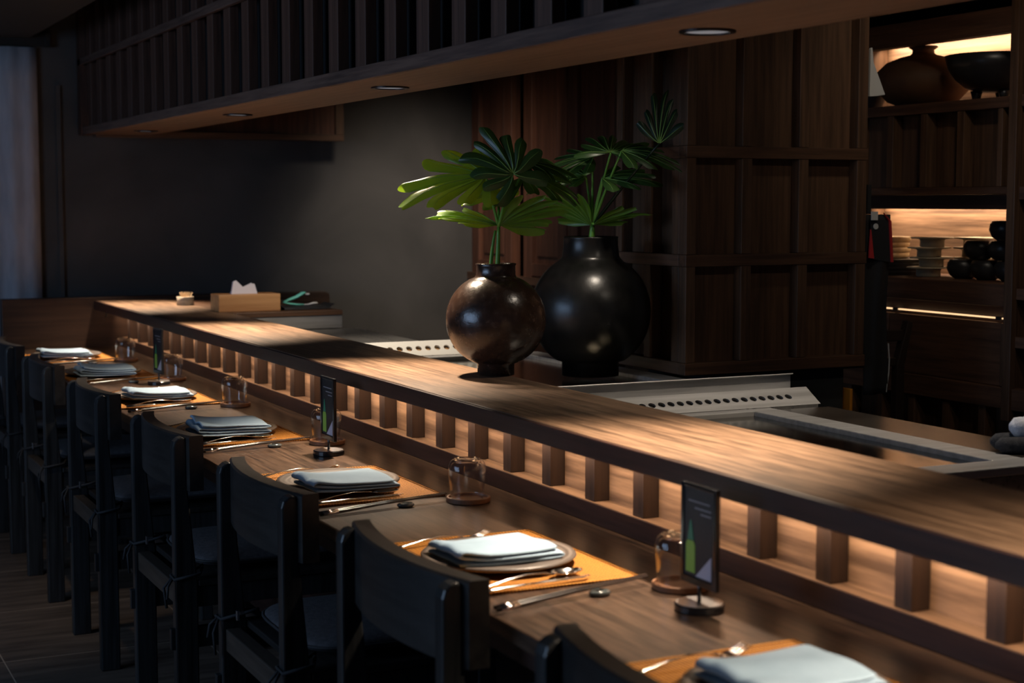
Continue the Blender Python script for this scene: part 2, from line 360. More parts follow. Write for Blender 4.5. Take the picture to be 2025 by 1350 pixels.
# right wall, behind shelves and doors
struct('wall_right', MB().box(4.0, 4.2, -0.6, 7.3, 0, 2.5), m_plaster)
# dark soffits above the curtain
struct('trim_1', MB().box(-2.46, 1.17, 1.0, 7.3, 2.10, 2.5), m_ceil)
struct('trim_2', MB().box(1.17, 3.75, 7.18, 7.3, 2.23, 2.5), m_ceil)
struct('trim_3', MB().box(1.28, 1.30, 7.285, 7.3, 0.0, 1.9), m_plaster)

# wooden doors of the right wall (far part)
def door(n, y0, y1, label=None):
    X = 3.31
    f = MB()
    f.box(X, X+.05, y0, y0+.085, .05, 2.4).box(X, X+.05, y1-.085, y1, .05, 2.4)
    f.box(X, X+.05, y0+.085, y1-.085, 1.04, 1.10).box(X, X+.05, y0+.085, y1-.085, .05, .14).box(X, X+.05, y0+.085, y1-.085, 2.3, 2.4)
    o = struct('door_%d' % n, f, m_red, bevel=.003)
    p = MB().box(X+.022, X+.036, y0+.08, y1-.08, .12, 2.32)
    q = mk('door_panel', p, m_red, parent=o)
    p = MB()
    for a, b in ((.17, 1.01), (1.13, 2.26)):
        p.box(X+.014, X+.023, y0+.115, y1-.115, a, b)
    mk('raised_panel', p, m_red, parent=o, bevel=.004)
door(1, 6.83, 7.285); door(2, 6.27, 6.70); door(3, 5.84, 6.255)
struct('trim_4', MB().box(3.34, 3.36, 4.95, 5.83, 0, 2.5).box(3.31,3.335,5.79,5.83,0,2.5), m_wz)
struct('trim_5', MB().box(3.29, 3.309, 4.95, 7.3, 1.0, 1.035), m_wy)

# curtain and rod
t = thing('curtain', 'pale linen curtain hanging in soft folds at the left of the back wall', 'curtain', (0.75, 7.268, 0))
def cf(u, v):
    x = -.55 + u*1.0
    a = .016*math.sin(x*30 + .6*math.sin(x*9)) * (0.75 + .25*math.sin(v*3)) + .005*math.sin(x*71)
    return (x, a, .02 + v*2.04)
mk('curtain_cloth', MB().grid(cf, 220, 14), m_curtain, t, smooth=True, solid=.004)
cr = thing('curtain_rod', 'black boxed curtain rail at the top of the pale curtain', 'curtain rail', (0.75, 7.235, 2.03))
mk('rail', MB().box(-.6, .485, .03, .06, .036, .09), m_dark, cr)
mk('bracket', MB().box(.4855, .51, .02, .06, .034, .10), m_dark, cr, bevel=.003)

# ================================================================== dining counter
t = thing('dining_counter', 'long walnut dining counter with place settings along it', 'counter', (1.25, 3.8, 0))
mk('counter_top', MB().box(1.014, 1.492, 0.35, 7.04, .722, .75), m_table, t, world=True, bevel=.004)
mk('under_board', MB().box(1.03, 1.49, 0.35, 7.04, .688, .7215), m_edge, t, world=True, bevel=.003)
mk('front_panel', MB().box(1.46, 1.49, 0.35, 7.04, 0, .6875), m_edge, t, world=True)

t = thing('raised_shelf', 'raised walnut serving ledge with lit batten niche below it', 'counter ledge', (1.55, 3.8, 0))
SEAM = 4.02
for y0, y1 in ((0.35, SEAM-.0012), (SEAM+.0012, 7.04)):
    mk('ledge_board', MB().box(1.388, 1.70, y0, y1, .915, .954), [m_ledge], t, world=True, bevel=.003)
mk('front_strip', MB().box(1.380, 1.3875, 0.35, 7.04, .9145, .9525), m_edge, t, world=True, bevel=.002)
mk('sill', MB().box(1.494, 1.535, 0.35, 7.04, .7505, .790), m_niche, t, world=True)
mk('sill_front', MB().box(1.488, 1.4938, 0.35, 7.04, .7505, .791), m_edge, t, world=True, bevel=.001)
mk('niche_back', MB().box(1.5355, 1.56, 0.35, 7.04, .7505, .9145), m_niche, t, world=True)
mk('rear_support', MB().box(1.5605, 1.69, 0.35, 7.04, 0, .9145), m_edge, t, world=True)
mk('led_bar', MB().box(1.452, 1.460, 0.35, 7.02, .9095, .9149), m_ledbar2, t, world=True)
b0 = None
y = 1.62 - .19*4
k = 0
while y < 7.0:
    if b0 is None:
        b0 = mk('batten', MB().box(1.5, 1.535, -.0375, 0, .7905, .9143), m_batten, None, bevel=.001)
        mm = b0.data
        for v in mm.vertices: v.co.x -= 1.55
        b0.parent = t; b0.location = (0, y-3.8, 0)
    else:
        b = b0.copy(); C.objects.link(b); b.parent = t; b.location = (0, y-3.8, 0)
    y += .1897
mk('wire', MB().tube([(1.42, 7.0, .914), (1.424, 6.985, .90), (1.416, 6.975, .885)], .004), m_dark, t, world=True)

t = thing('low_partition', 'dark wooden end board closing the far end of the counter', 'panel', (1.7, 7.06, 0))
o_ = []
def rpanel(x0, x1, z0, z1, r):
    pts = [(x0, z0), (x1, z0)]
    for a in range(0, 91, 15): pts.append((x1-r+r*math.cos(math.radians(a)), z1-r+r*math.sin(math.radians(a))))
    pts.append((x0, z1)); return pts
mk('panel_board', MB().prism(rpanel(.99, 2.47, .0, .968, .025), 7.045, 7.10), m_part, t, world=True, bevel=.003)

# ------------------------------------------------------------------ far service counter
t = thing('service_counter', 'far service counter with wooden top and steel front', 'counter', (1.93, 6.5, 0))
mk('wooden_top', MB().box(1.7015, 2.15, 5.98, 7.04, .935, .954), m_wx, t, world=True, bevel=.002)
mk('steel_front', MB().box(1.7015, 2.15, 5.985, 6.0, .882, .9345), m_steel, t, world=True, bevel=.002)
mk('steel_body', MB().box(1.7015, 2.14, 6.0005, 7.04, 0.0, .9345), m_steel, t, world=True)

# ------------------------------------------------------------------ bulkhead with slats over the counter
t = thing('slatted_bulkhead', 'long slatted wooden bulkhead hanging over the counter with downlights', 'bulkhead', (1.52, 4, 1.68))
mk('soffit_board', MB().box(1.392, 1.66, -.3, 7.12, 1.680, 1.70), m_soffit, t, world=True, bevel=.002)
mk('bottom_rail', MB().box(1.38, 1.3915, -.3, 7.27, 1.680, 1.714), m_rail, t, world=True, bevel=.002)
mk('middle_rail', MB().box(1.375, 1.3915, -.3, 7.27, 1.985, 2.015), m_rail, t, world=True, bevel=.002)
mk('rear_board', MB().box(1.645, 1.66, -.3, 7.12, 1.7005, 2.5), m_dark, t, world=True)
mk('black_lining', MB().box(1.455, 1.465, -.3, 7.12, 1.7005, 2.5), m_dark, t, world=True)
mk('end_post', MB().box(1.375, 1.42, 7.21, 7.28, 1.68, 2.5), m_grille, t, world=True)
s0 = None
y = 3.492 - 18*.1985
while y < 7.2:
    if s0 is None:
        s0 = mk('slat', MB().box(-.128, -.098, 0, .072, .034, .82), m_grille, t, loc=(0, y-4, 0), bevel=.002)
    else:
        b = s0.copy(); C.objects.link(b); b.parent = t; b.location = (0, y-4, 0)
    y += .1985
mk('return_rail', MB().box(1.42, 2.575, 7.12, 7.17, 1.670, 1.700), m_wx, t, world=True, bevel=.002)
mk('return_stile', MB().box(2.535, 2.575, 7.12, 7.17, 1.7005, 2.23), m_wz, t, world=True, bevel=.002)
mk('return_panel', MB().box(1.42, 2.5345, 7.14, 7.15, 1.7005, 2.23), m_red, t, world=True)
mk('return_ledge', MB().box(1.42, 2.534, 7.151, 7.17, 1.7005, 1.76), m_wx, t, world=True)
# recessed lamps in the bulkhead
names = {2.38: 'recessed round downlight with black ring, nearest the camera', 3.89: 'recessed downlight above the speckled vase, second from the camera',
         5.30: 'recessed downlight in the soffit above the third place setting', 6.66: 'small recessed downlight at the far end of the soffit'}
l0 = None
for y in DOWN_Y:
    if l0 is None:
        l0 = thing('downlight', names[y], 'ceiling lamp', (1.535, y, 1.6798), group='downlights in the bulkhead')
        mk('ring', MB().lathe([(.040,-.001),(.040,-.004),(.050,-.004),(.050,-.0002),(.040,-.0002)], n=40, closed=True), m_lampring, l0, smooth=False)
        mk('lens', MB().lathe([(.0395,-.0004),(.0395,-.0012),(0,-.0012)], n=32), m_lens, l0)
    else: dup(l0, (1.535, y, 1.6798), label=names[y])

# ================================================================== chairs
CH = {1: (6.63, 'black wooden chair farthest away, at the left edge by the curtain'), 2: (5.78, 'second farthest black wooden chair, its back low against the counter'),
      3: (4.885, 'black wooden chair in front of the white folded napkin'), 4: (3.97, 'black wooden chair with silver zip pull showing on its seat cushion'),
      5: (3.12, 'black wooden chair with curved back in the middle of the row'), 6: (2.345, 'large black wooden chair back before the pale blue napkin on the grey plate'),
      7: (1.575, 'nearest black wooden chair, only its lit top edge in view')}
def make_chair(y, label):
    t = thing('dining_chair', label, 'chair', (.94, y, 0), group='black chairs along the dining counter')
    for s in (-1, 1):
        a, b = (-.235, -.203) if s < 0 else (.203, .235)
        pts = [(-.03,0),(.026,0),(.026,.46),(.004,.70),(.004,.795)]
        for k in range(0, 91, 18): pts.append((-.008+.012*math.cos(math.radians(k)), .803+.017*math.sin(math.radians(k))))
        pts += [(-.016,.818),(-.026,.810),(-.030,.797)]
        mk('leg', MB().prism(pts, a, b), m_chair, t, bevel=.004)
        mk('leg', MB().box(.385, .425, a, b, 0, .452), m_chair, t, bevel=.004)
        ya, yb = (-.228, -.210) if s < 0 else (.210, .228)
        mk('side_rail', MB().box(-.041, .384, ya, yb, .300, .352), m_chair, t, bevel=.002)
        mk('seat_rail', MB().box(.0265, .384, ya, yb, .40, .4515), m_chair, t, bevel=.002)
    # curved backrest board
    def bx(yy): return -.030 + .036*(yy/.25)**2
    mb = MB(); n = 24; vs = []; fs = []
    for i in range(n+1):
        yy = -.25 + .5*i/n; x = bx(yy); th = .034 if abs(yy) > .2 else .034
        zt = .824; zb = .690
        vs += [(x-.0, yy, zb), (x-.0, yy, zt-.004), (x+.004, yy, zt), (x+th, yy, zt), (x+th, yy, zb)]
    for i in range(n):
        for k in range(5):
            k2 = (k+1) % 5; fs.append((i*5+k, i*5+k2, (i+1)*5+k2, (i+1)*5+k))
    fs.append((4,3,2,1,0)); fs.append(tuple(n*5+k for k in range(5)))
    mb.add(vs, fs)
    o = mk('backrest', mb, m_chairb, t)
    mk('rear_rail', MB().box(-.022, .012, -.2025, .2025, .405, .455), m_chairx, t, bevel=.003)
    mk('front_rail', MB().box(.39, .415, -.2025, .2025, .40, .4515), m_chairx, t, bevel=.003)
    mk('stretcher', MB().box(.19, .215, -.2095, .2095, .305, .345), m_chair, t, bevel=.003)
    mk('seat', MB().box(.0, .43, -.24, .24, .4555, .468) if False else MB().box(.027, .43, -.235, .235, .4525, .468), m_chairb, t, bevel=.003)
    def cu(u, v):
        a = u*2*PI
        q = 4.5
        ca, sa = math.cos(a), math.sin(a)
        rr = (abs(ca)**q + abs(sa)**q)**(-1/q)
        ph = v*PI
        k = math.sin(ph)**.45
        return (.235 + .20*rr*ca*k, .195*rr*sa*k, .497 - .024*math.cos(ph)*(1 if ph > PI/2 else 1))
    c = mk('cushion', MB().grid(cu, 56, 14), m_cush, t, smooth=True)
    pp = []
    for i in range(57):
        a = i/56*2*PI; ca, sa = math.cos(a), math.sin(a); rr = (abs(ca)**4.5+abs(sa)**4.5)**(-1/4.5)
        pp.append((.235+.202*rr*ca, .197*rr*sa, .497))
    mk('piping', MB().tube(pp, .0035, 6), m_tie, c, smooth=True)
    mk('zipper_pull', MB().box(-.012, -.006, .148, .158, .484, .506).box(-.006, .006, .150, .156, .497, .504), m_zip, c, bevel=.001)
    for s in (-1, 1):
        yy = .219*s
        loop = [(.05, .19*s, .495), (.028, .198*s, .488), (-.033, .199*s, .478), (-.034, .24*s, .476), (.03, .24*s, .484), (.045, .20*s, .490)]
        mk('tie', MB().tube(loop, .004, 6).tube([(-.034,.215*s,.476),(-.05,.20*s,.45),(-.045,.205*s,.40)], .0035, 6).tube([(-.034,.225*s,.476),(-.048,.235*s,.46),(-.052,.24*s,.43)], .0035, 6), m_tie, c, smooth=True)
    return t
ch0 = make_chair(*CH[5])
for k in (1, 2, 3, 4, 6, 7): dup(ch0, (.94, CH[k][0], 0), label=CH[k][1])

# ================================================================== place settings
PL = {1: (6.36, 'at the farthest place'), 2: (5.64, 'at the second farthest place'), 3: (4.85, 'at the third place from the back'),
      4: (4.00, 'at the middle place of the seven'), 5: (3.10, 'at the third place from the camera'), 6: (2.27, 'at the second place from the camera'),
      7: (1.415, 'at the nearest place')}
TZ = .75
proto = {}
def put(key, builder, loc, label, rz=0):
    if key not in proto:
        proto[key] = builder(loc, label, rz)
    else:
        dup(proto[key], loc, rz, label)
        return
def b_mat(loc, label, rz):
    t = thing('placemat', label, 'placemat', loc, rz, 'woven placemats on the dining counter')
    mk('woven_field', MB().box(-.152, .152, -.205, .205, .0005, .0035), m_mat, t)
    e = MB()
    for k in range(2):
        s = -1 if k else 1
        e.box(-.1555, .1555, s*.2085-.0032, s*.2085+.0032, .0004, .0045)
        e.box(s*.1555-.0032, s*.1555+.0032, -.2117, .2117, .0004, .0045)
    mk('edging', e, m_mat, t)
    return t
def b_plate(loc, label, rz):
    t = thing('plate', label, 'plate', loc, rz, 'grey-brown ringed plates')
    mk('plate_body', MB().lathe([(.0,.0),(.085,.0),(.095,.004),(.132,.011),(.137,.0145),(.134,.0185),(.120,.0165),(.095,.0145),(.09,.0125),(0,.0125)], n=64), m_chargr, t, smooth=True)
    return t
def b_napkin(loc, label, rz, v=0):
    rnd = random.Random(v*13+5)
    n = 4 if v in (2, 4) else 3
    gap = .0070
    # zigzag centre line in xz
    path = []
    L = .100
    for k in range(n):
        z = .0035 + k*gap*1.12
        xs = [-L + rnd.uniform(-.004,.004) + k*.0035] + [-L*.86] + [-.5*L, 0, .5*L] + [L*.9 - .001*k]
        if k % 2: xs = xs[::-1]
        path += [(x, z + (.0015+.001*k if x < -L*.8 else 0) + .0006*math.sin(x*60+k)) for x in xs]
        if k < n-1 :
            xe = (L*.97 if k % 2 == 0 else -L*1.0)
            path.append((xe, z + gap*.56 + (.002 if xe < 0 else 0)))
    W = .076
    th = .0030
    vs = []; m = len(path); nv = 16
    def nrm(i):
        a = Vector(path[max(i-1,0)]); b = Vector(path[min(i+1,m-1)]); d = (b-a).normalized(); return Vector((-d.y, d.x))
    mb = MB()
    ph = rnd.uniform(0,6)
    rows = []
    for j in range(nv+1):
        yy = -W + 2*W*j/nv
        ring = []
        for side in (1, -1):
            rng = range(m) if side == 1 else range(m-1, -1, -1)
            for i in rng:
                p = Vector(path[i]); q = p + nrm(i)*th*side
                zz = q.y + (.0028*math.sin(yy*30+ph) + .0016*math.sin(yy*55+q.x*25+ph)) * (q.y/.02)
                lay = q.y/gap
                yq = yy*(1 - .012*lay) + .0025*math.sin(q.x*18+lay*1.3+ph)
                if q.x < -L*.82: yq *= .93; zz += .004*abs(math.sin(yy*42+ph))*(q.y/.02)
                ring.append((q.x*(1+.0*lay), yq, max(zz, .0008)))
        rows.append(ring)
    R_ = len(rows[0]); vs = [p for r in rows for p in r]; fs = []
    for j in range(nv):
        for i in range(R_):
            i2 = (i+1) % R_; fs.append((j*R_+i, (j+1)*R_+i, (j+1)*R_+i2, j*R_+i2))
    # end caps as strips between the two sides
    for j in (0, nv):
        for i in range(m-1):
            a, b, c, d = j*R_+i, j*R_+i+1, j*R_+R_-2-i, j*R_+R_-1-i
            fs.append((a, b, c, d) if j == 0 else (d, c, b, a))
    mb.add(vs, fs)
    o = mk('napkin', mb, m_napkin, None, loc=loc, smooth=True, sub=1)
    o.rotation_euler = (0, 0, rz)
    tag(o, label, 'napkin', 'folded linen napkins'); return o
def b_chop(loc, label, rz):
    t = thing('chopstick', label, 'chopstick', loc, rz, 'black chopsticks')
    # tip at +x; rests on the rest
    n = 9; 
    mk('stick', MB().tube([(-.155,0,.006),(-.12,0,.0065),(0,0,.0115),(.155,0,.0145)], [.0037,.0036,.0030,.0017], 8), m_chop, t, smooth=True)
    mk('silver_band', MB().tube([(-.148,0,.0062),(-.112,0,.0068)], [.0040,.0039], 8), m_silver, t, smooth=True)
    return t
def b_rest(loc, label, rz):
    o = mk('chopstick_rest', MB().lathe([(0,0),(.014,0),(.0185,.003),(.019,.006),(.015,.0092),(.008,.0078),(0,.007)], n=28), m_rest, None, loc=loc, smooth=True)
    o.scale = (1, .75, 1)
    tag(o, label, 'chopstick rest', 'chopstick rests'); return o
def b_spoon(loc, label, rz):
    t = thing('spoon', label, 'spoon', loc, rz, 'polished spoons')
    hp = [(-.10,0,.004),(-.08,0,.0055),(-.04,0,.012),(0,0,.0155),(.035,0,.013),(.055,0,.009)]
    mk('handle', MB().tube(hp, [.0046,.0046,.0030,.0022,.0022,.0034], 10, flat=.45), m_silver, t, smooth=True)
    def bw(u, v):
        a = u*2*PI; r = v
        x = .082 + .029*r*math.cos(a)*(1.08 if math.cos(a) > 0 else 1); y = .0185*r*math.sin(a)
        return (x, y, .0025 + .0085*r*r)
    mk('bowl', MB().grid(bw, 28, 8), m_silver, t, smooth=True, solid=.0014)
    return t
def b_fork(loc, label, rz):
    t = thing('fork', label, 'fork', loc, rz, 'polished forks')
    hp = [(-.10,0,.004),(-.08,0,.0055),(-.04,0,.012),(0,0,.0155),(.035,0,.012),(.05,0,.008)]
    mk('handle', MB().tube(hp, [.0046,.0046,.0030,.0022,.0024,.0042], 10, flat=.45), m_silver, t, smooth=True)
    h = MB().tube([(.048,0,.0085),(.055,0,.006),(.064,0,.004),(.072,0,.0042)], [.005,.009,.0115,.0115], 10, flat=.14)
    for k in range(4):
        yy = -.0092 + k*.00613
        h.tube([(.070,yy,.0042),(.085,yy,.0062),(.100,yy,.0115),(.106,yy,.015)], [.0016,.0016,.0013,.0008], 6)
    mk('tines', h, m_silver, t, smooth=True)
    return t
def b_knife(loc, label, rz):
    t = thing('knife', label, 'knife', loc, rz, 'polished table knives')
    mk('handle', MB().tube([(-.105,0,.0045),(-.08,0,.0055),(-.02,0,.0065),(0,0,.0065)], [.0045,.005,.0035,.003], 10, flat=.55), m_silver, t, smooth=True)
    pts = [(0,-.004),(.06,-.009),(.095,-.0085),(.11,-.002),(.112,.003),(0,.004)]
    mk('blade', MB().prism(pts, .0055, .0072, axis='z'), m_silver, t, bevel=.0004)
    return t
def b_coaster(loc, label, rz):
    o = mk('coaster', MB().lathe([(0,0),(.0455,0),(.047,.002),(.047,.010),(.0455,.0115),(.0425,.0115),(.0415,.0100),(.0410,.0060),(0,.0058)], n=48), m_coast, None, loc=loc, smooth=False, bevel=.0004)
    tag(o, label, 'coaster', 'round wooden coasters'); return o
def b_glass(loc, label, rz):
    t = thing('tumbler', label, 'glass', loc, rz, 'upturned tumblers')
    out = [(.0345,0),(.0355,.010),(.0375,.028),(.0390,.048),(.0400,.062),(.0395,.071),(.0365,.079),(.031,.084),(.027,.0855)]
    inn = [(.0255,.0775),(.030,.0765),(.0345,.072),(.0372,.066),(.0376,.060),(.0367,.047),(.0353,.028),(.0333,.010),(.0325,0)]
    mk('glass_wall', MB().lathe(out + inn, n=56, closed=True), m_glass, t, smooth=True)
    mk('thick_base', MB().lathe([(0,.0775),(.0252,.0777),(.0268,.0850),(.0235,.0868),(.020,.0850),(0,.0845)], n=48), m_glassb, t, smooth=True)
    return t
for k in PL:
    yn, where = PL[k]; yc = yn + .21
    put('mat', b_mat, (1.185, yc, TZ), 'orange woven placemat ' + where)
    zt = TZ + .0037
    put('plate', b_plate, (1.172, yc-.01, zt), 'grey-brown ringed plate ' + where)
    nd = {1: (1.152, 6.49, .05, 'cream-lit folded napkin'), 2: (1.155, 5.715, .0, 'grey-blue folded napkin'), 3: (1.170, 4.985, .05, 'bright white-lit folded napkin'),
          4: (1.155, 4.115, .0, 'layered blue folded napkin'), 5: (1.160, 3.215, .04, 'grey-blue puffy folded napkin'), 6: (1.160, 2.455, .03, 'pale blue flat folded napkin'), 7: (1.185, 1.63, .03, 'blurred light blue folded napkin')}[k]
    b_napkin((nd[0], nd[1], zt + .0150), nd[3] + ' on the plate ' + where, nd[2], k)
    put('spoon', b_spoon, (1.145, yn+.035, zt), 'silver spoon on the near side of the plate ' + where, .16)
    put('knife', b_knife, (1.145, yn+.008, zt), 'silver table knife lying beside the spoon ' + where, .10)
    put('fork', b_fork, (1.135, yn+.375, zt), 'silver fork on the far side of the plate ' + where, .14)
    put('rest', b_rest, (1.222, yn-.075, TZ), 'glazed chopstick rest ' + where)
    put('chop', b_chop, (1.175, yn-.079, TZ+.001), 'nearer of two black chopsticks ' + where, .20)
    put('chop', b_chop, (1.178, yn-.066, TZ+.001), 'farther of two black chopsticks ' + where, .185)
    gy = {1: 6.345, 2: 5.585, 3: 4.785, 4: 3.925, 5: 3.025, 6: 2.18, 7: 1.33}[k]
    if k < 7:
        put('coaster', b_coaster, (1.365, gy, TZ), 'round wooden coaster under the tumbler ' + where)
        put('glass', b_glass, (1.362, gy, TZ+.0062), 'upturned clear tumbler on its coaster ' + where)

# ------------------------------------------------------------------ menu stands
m_green = base('menu_green', (0.22,0.42,0.05), 0.5); m_dgreen = base('menu_dark_green', (0.02,0.20,0.10), 0.5)
m_mgrey = base('menu_grey', (0.42,0.42,0.5), 0.5); m_card = base('menu_card_black', (0.012,0.012,0.014), 0.55)
m_mtxt = base('menu_text', (0.25,0.25,0.27), 0.5)
def b_sign(loc, label, rz):
    t = thing('menu_stand', label, 'menu stand', loc, rz, 'black framed menu stands')
    mk('base', MB().lathe([(0,0),(.038,0),(.039,.002),(.039,.011),(.0375,.0125),(0,.0125)], n=44), m_sign, t)
    mk('base_sheen', MB().lathe([(0,.0126),(.0365,.0126),(.0365,.0132),(0,.0132)], n=44), m_signb, t)  # thin disc carrying the painted sheen
    mk('stem', MB().tube([(0,0,.012),(0,0,.05)], .0032, 10), m_sign, t, smooth=True)
    f = MB(); a, z0, z1 = .050, .038, .196
    f.box(-.004,.004,-a,-a+.008,z0,z1).box(-.004,.004,a-.008,a,z0,z1).box(-.004,.004,-a+.008,a-.008,z0,z0+.012).box(-.004,.004,-a+.008,a-.008,z1-.006,z1)
    fr = mk('frame', f, m_sign, t, bevel=.001)
    c = mk('menu_card', MB().box(-.002,.002,-a+.0085,a-.0085,z0+.0125,z1-.0065), m_card, t)
    # printed picture: green bottle, grey corner and two lines of text, on the room side
    def fl(pts, m, nm): mk(nm, MB().prism(pts, -.0026, -.0021, axis='x'), m, c)
    fl([(.036,.056),(.010,.056),(.010,.100),(.014,.106),(.032,.106),(.036,.100)], m_green, 'printed_bottle_label')
    fl([(.032,.107),(.014,.107),(.018,.125),(.021,.138),(.025,.138),(.028,.125)], m_dgreen, 'printed_bottle_neck')
    fl([(.008,.052),(-.036,.052),(-.036,.090)], m_mgrey, 'printed_corner')
    for z, y0, y1 in ((.168,-.030,.030),(.158,-.034,.012),(.150,-.034,-.005)):
        fl([(y0,z),(y1,z),(y1,z+.0022),(y0,z+.0022)], m_mtxt, 'printed_line')
    return t
s = b_sign((1.317, 2.048, TZ), 'menu stand nearest the camera, green picture in a black frame', 0)
dup(s, (1.308, 3.75, TZ), 0, 'black menu stand with green picture before the middle tumbler')
dup(s, (1.29, 5.475, TZ), 0.06, 'thin dark menu stand turned away, farthest of the three')

# ================================================================== kitchen units
def drain_panel(name, parent, x0, x1, y0, z0, y1, z1, holes, r, inside=None, m=None):
    """sloped steel strip with a row of real round holes"""
    mb = MB(); L = math.hypot(y1-y0, z1-z0)
    def P(x, s, d=0):
        t = s/L; ny, nz = (z1-z0)/L, -(y1-y0)/L
        return (x, y0+(y1-y0)*t + ny*d, z0+(z1-z0)*t + nz*d)
    pitch = holes[1]-holes[0]; n = 24; sm = L*.5
    def quad(a, b): mb.add([P(a,0),P(b,0),P(b,L),P(a,L)], [(0,1,2,3)])
    quad(x0, holes[0]-pitch/2); quad(holes[-1]+pitch/2, x1)
    for hx in holes:
        vs = []; fs = []
        ca = math.atan2(L/2, pitch/2); angs = sorted([2*PI*i/n for i in range(n)] + [ca, PI-ca, PI+ca, 2*PI-ca]); m_ = len(angs)
        for a in angs:
            c, s_ = math.cos(a), math.sin(a)
            k = min((pitch/2)/max(abs(c),1e-6), (L/2)/max(abs(s_),1e-6))
            vs += [P(hx+r*c, sm+r*s_), P(hx+k*c, sm+k*s_), P(hx+r*c, sm+r*s_, .006)]
        for i in range(m_):
            j = (i+1) % m_
            fs.append((3*i, 3*j, 3*j+1, 3*i+1)); fs.append((3*i, 3*i+2, 3*j+2, 3*j))
        mb.add(vs, fs)
    mk(name, mb, m or m_steel, parent, world=True)
    mb = MB().prism([(y0, z0-.001), (y1, z1-.001), (y1, .8805), (y0+.002, .8805)], x1-.001, x1, axis='x')
    mk('end_cheek', mb, m_steel, parent, world=True)
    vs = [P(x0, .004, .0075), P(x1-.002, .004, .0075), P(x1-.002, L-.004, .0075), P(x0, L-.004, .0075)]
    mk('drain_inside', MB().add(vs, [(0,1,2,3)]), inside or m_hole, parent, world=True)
KZ = .88
def teppan(label, y0, y1, xr, xin, first):
    t = thing('teppan_grill', label, 'grill', (2.0, (y0+y1)/2, 0))
    mk('unit_body', MB().box(1.72, 2.38, y0, y1+.20, .0, .862), m_steeld, t, world=True)
    f = MB()
    f.box(1.72, xr, y0, y0+.075, .8625, KZ)                  # near bar
    f.box(xin, xin+.075, y0+.0755, y1-.03, .8625, KZ)          # right bar
    f.box(1.72, 1.78, y0+.0755, y1-.03, .8625, KZ)
    f.box(1.72, xin+.075, y1-.0295, y1+.012, .8625, KZ)           # far bar
    mk('frame', f, m_steel, t, world=True, bevel=.002)
    mk('cooking_plate', MB().box(1.7805, xin-.0005, y0+.0755, y1-.03, .8625, .8685), m_plate, t, world=True)
    mk('side_top', MB().box(xin+.0755, 2.40, y0+.0755, y1-.03, .8625, .8795), m_counter2, t, world=True)
    mk('rear_top', MB().box(1.72, 2.40, y1+.0125, y1+.215, .8625, .8795), m_steeld, t, world=True)
    return t
t1 = teppan('near teppan grill with dark polished plate behind the ledge', 2.27, 3.185, 2.62, 2.18, True)
hs = [1.755 + .0263*k for k in range(23)]
drain_panel('drain_panel', t1, 1.72, 2.41, 3.20, .8805, 3.262, .917, hs, .0092)
sp = MB().prism([(3.405,.8797),(3.412,.8797),(3.412,.933),(3.395,.936),(3.393,.934),(3.405,.930)], 1.72, 2.465, axis='x')
mk('splash_plate', sp, m_steel, t1, world=True)
mk('splash_shelf', MB().box(1.72, 2.46, 3.375, 3.4045, .8797, .893), m_steel, t1, world=True, bevel=.002)
t2 = teppan('far teppan grill under the large black vase', 3.44, 4.755, 2.40, 2.335, False)
hs2 = [1.76 + .0335*k for k in range(16)]
drain_panel('drain_panel', t2, 1.72, 2.31, 4.79, .8805, 4.84, .925, hs2, .0105, m_drain_lit, m_steel_lit)
t = thing('steel_counter', 'plain brushed steel worktop between the far grill and the service counter', 'counter', (2.0, 5.4, 0))
mk('worktop', MB().box(1.72, 2.21, 4.975, 5.975, .862, .8800), m_steeld, t, world=True, bevel=.002)
mk('cabinet_body', MB().box(1.73, 2.19, 4.98, 5.97, 0, .8615), m_steeld, t, world=True)
# drawer unit before the near grill, seen past the ledge
t = thing('drawer_unit', 'reddish brown wooden drawer unit at the lower right, before the grill', 'cabinet', (2.1, 1.9, 0))
mk('body', MB().box(1.74, 2.6, 1.35, 2.255, 0, .80), m_wx, t, world=True, bevel=.003)
mk('top_board', MB().box(1.73, 2.62, 1.34, 2.26, .8005, .825), m_wx, t, world=True, bevel=.003)

# ------------------------------------------------------------------ big panelled cabinet
t = thing('panelled_cabinet', 'tall dark wooden cabinet with square recessed panels behind the grills', 'cabinet', (2.74, 4.05, 0))
mk('carcass', MB().box(2.46, 3.05, 3.891, 4.255, .892, 2.5), m_wz, t, world=True)
r0 = MB()
for z0, z1 in ((.886,.921),(1.198,1.232),(1.508,1.542),(2.30,2.34)):
    mk('front_rail', MB().box(2.418, 3.060, 3.849, 3.8905, z0, z1), m_wx, t, world=True, bevel=.0015)
    mk('side_rail', MB().box(2.4185, 2.4595, 3.8915, 4.257, z0, z1), m_wy, t, world=True, bevel=.0015)
for x0, x1 in ((2.420,2.452),(2.608,2.643),(2.808,2.842),(3.02,3.056)):
    for z0, z1 in ((.9215,1.1975),(1.2325,1.5075),(1.5425,2.2995)):
        mk('stile', MB().box(x0, x1, 3.851, 3.8905, z0, z1), m_wz, t, world=True, bevel=.0015)
for y0, y1 in ((4.222,4.256),(4.05,4.085),(3.8915,3.93)):
    for z0, z1 in ((.9215,1.1975),(1.2325,1.5075),(1.5425,2.2995)):
        mk('side_stile', MB().box(2.4205, 2.4595, y0, y1, z0, z1), m_wz, t, world=True, bevel=.0015)
mk('slate_base', MB().box(2.53, 3.02, 3.90, 4.24, 0, .8915), m_slate, t, world=True)
t = mk('orange_board', MB().box(3.024, 3.034, 3.87, 4.0, .0, .815), m_orange, world=True, loc=(3.03,3.93,0), bevel=.002)
tag(t, 'narrow orange board standing beside the slate base of the cabinet', 'board')

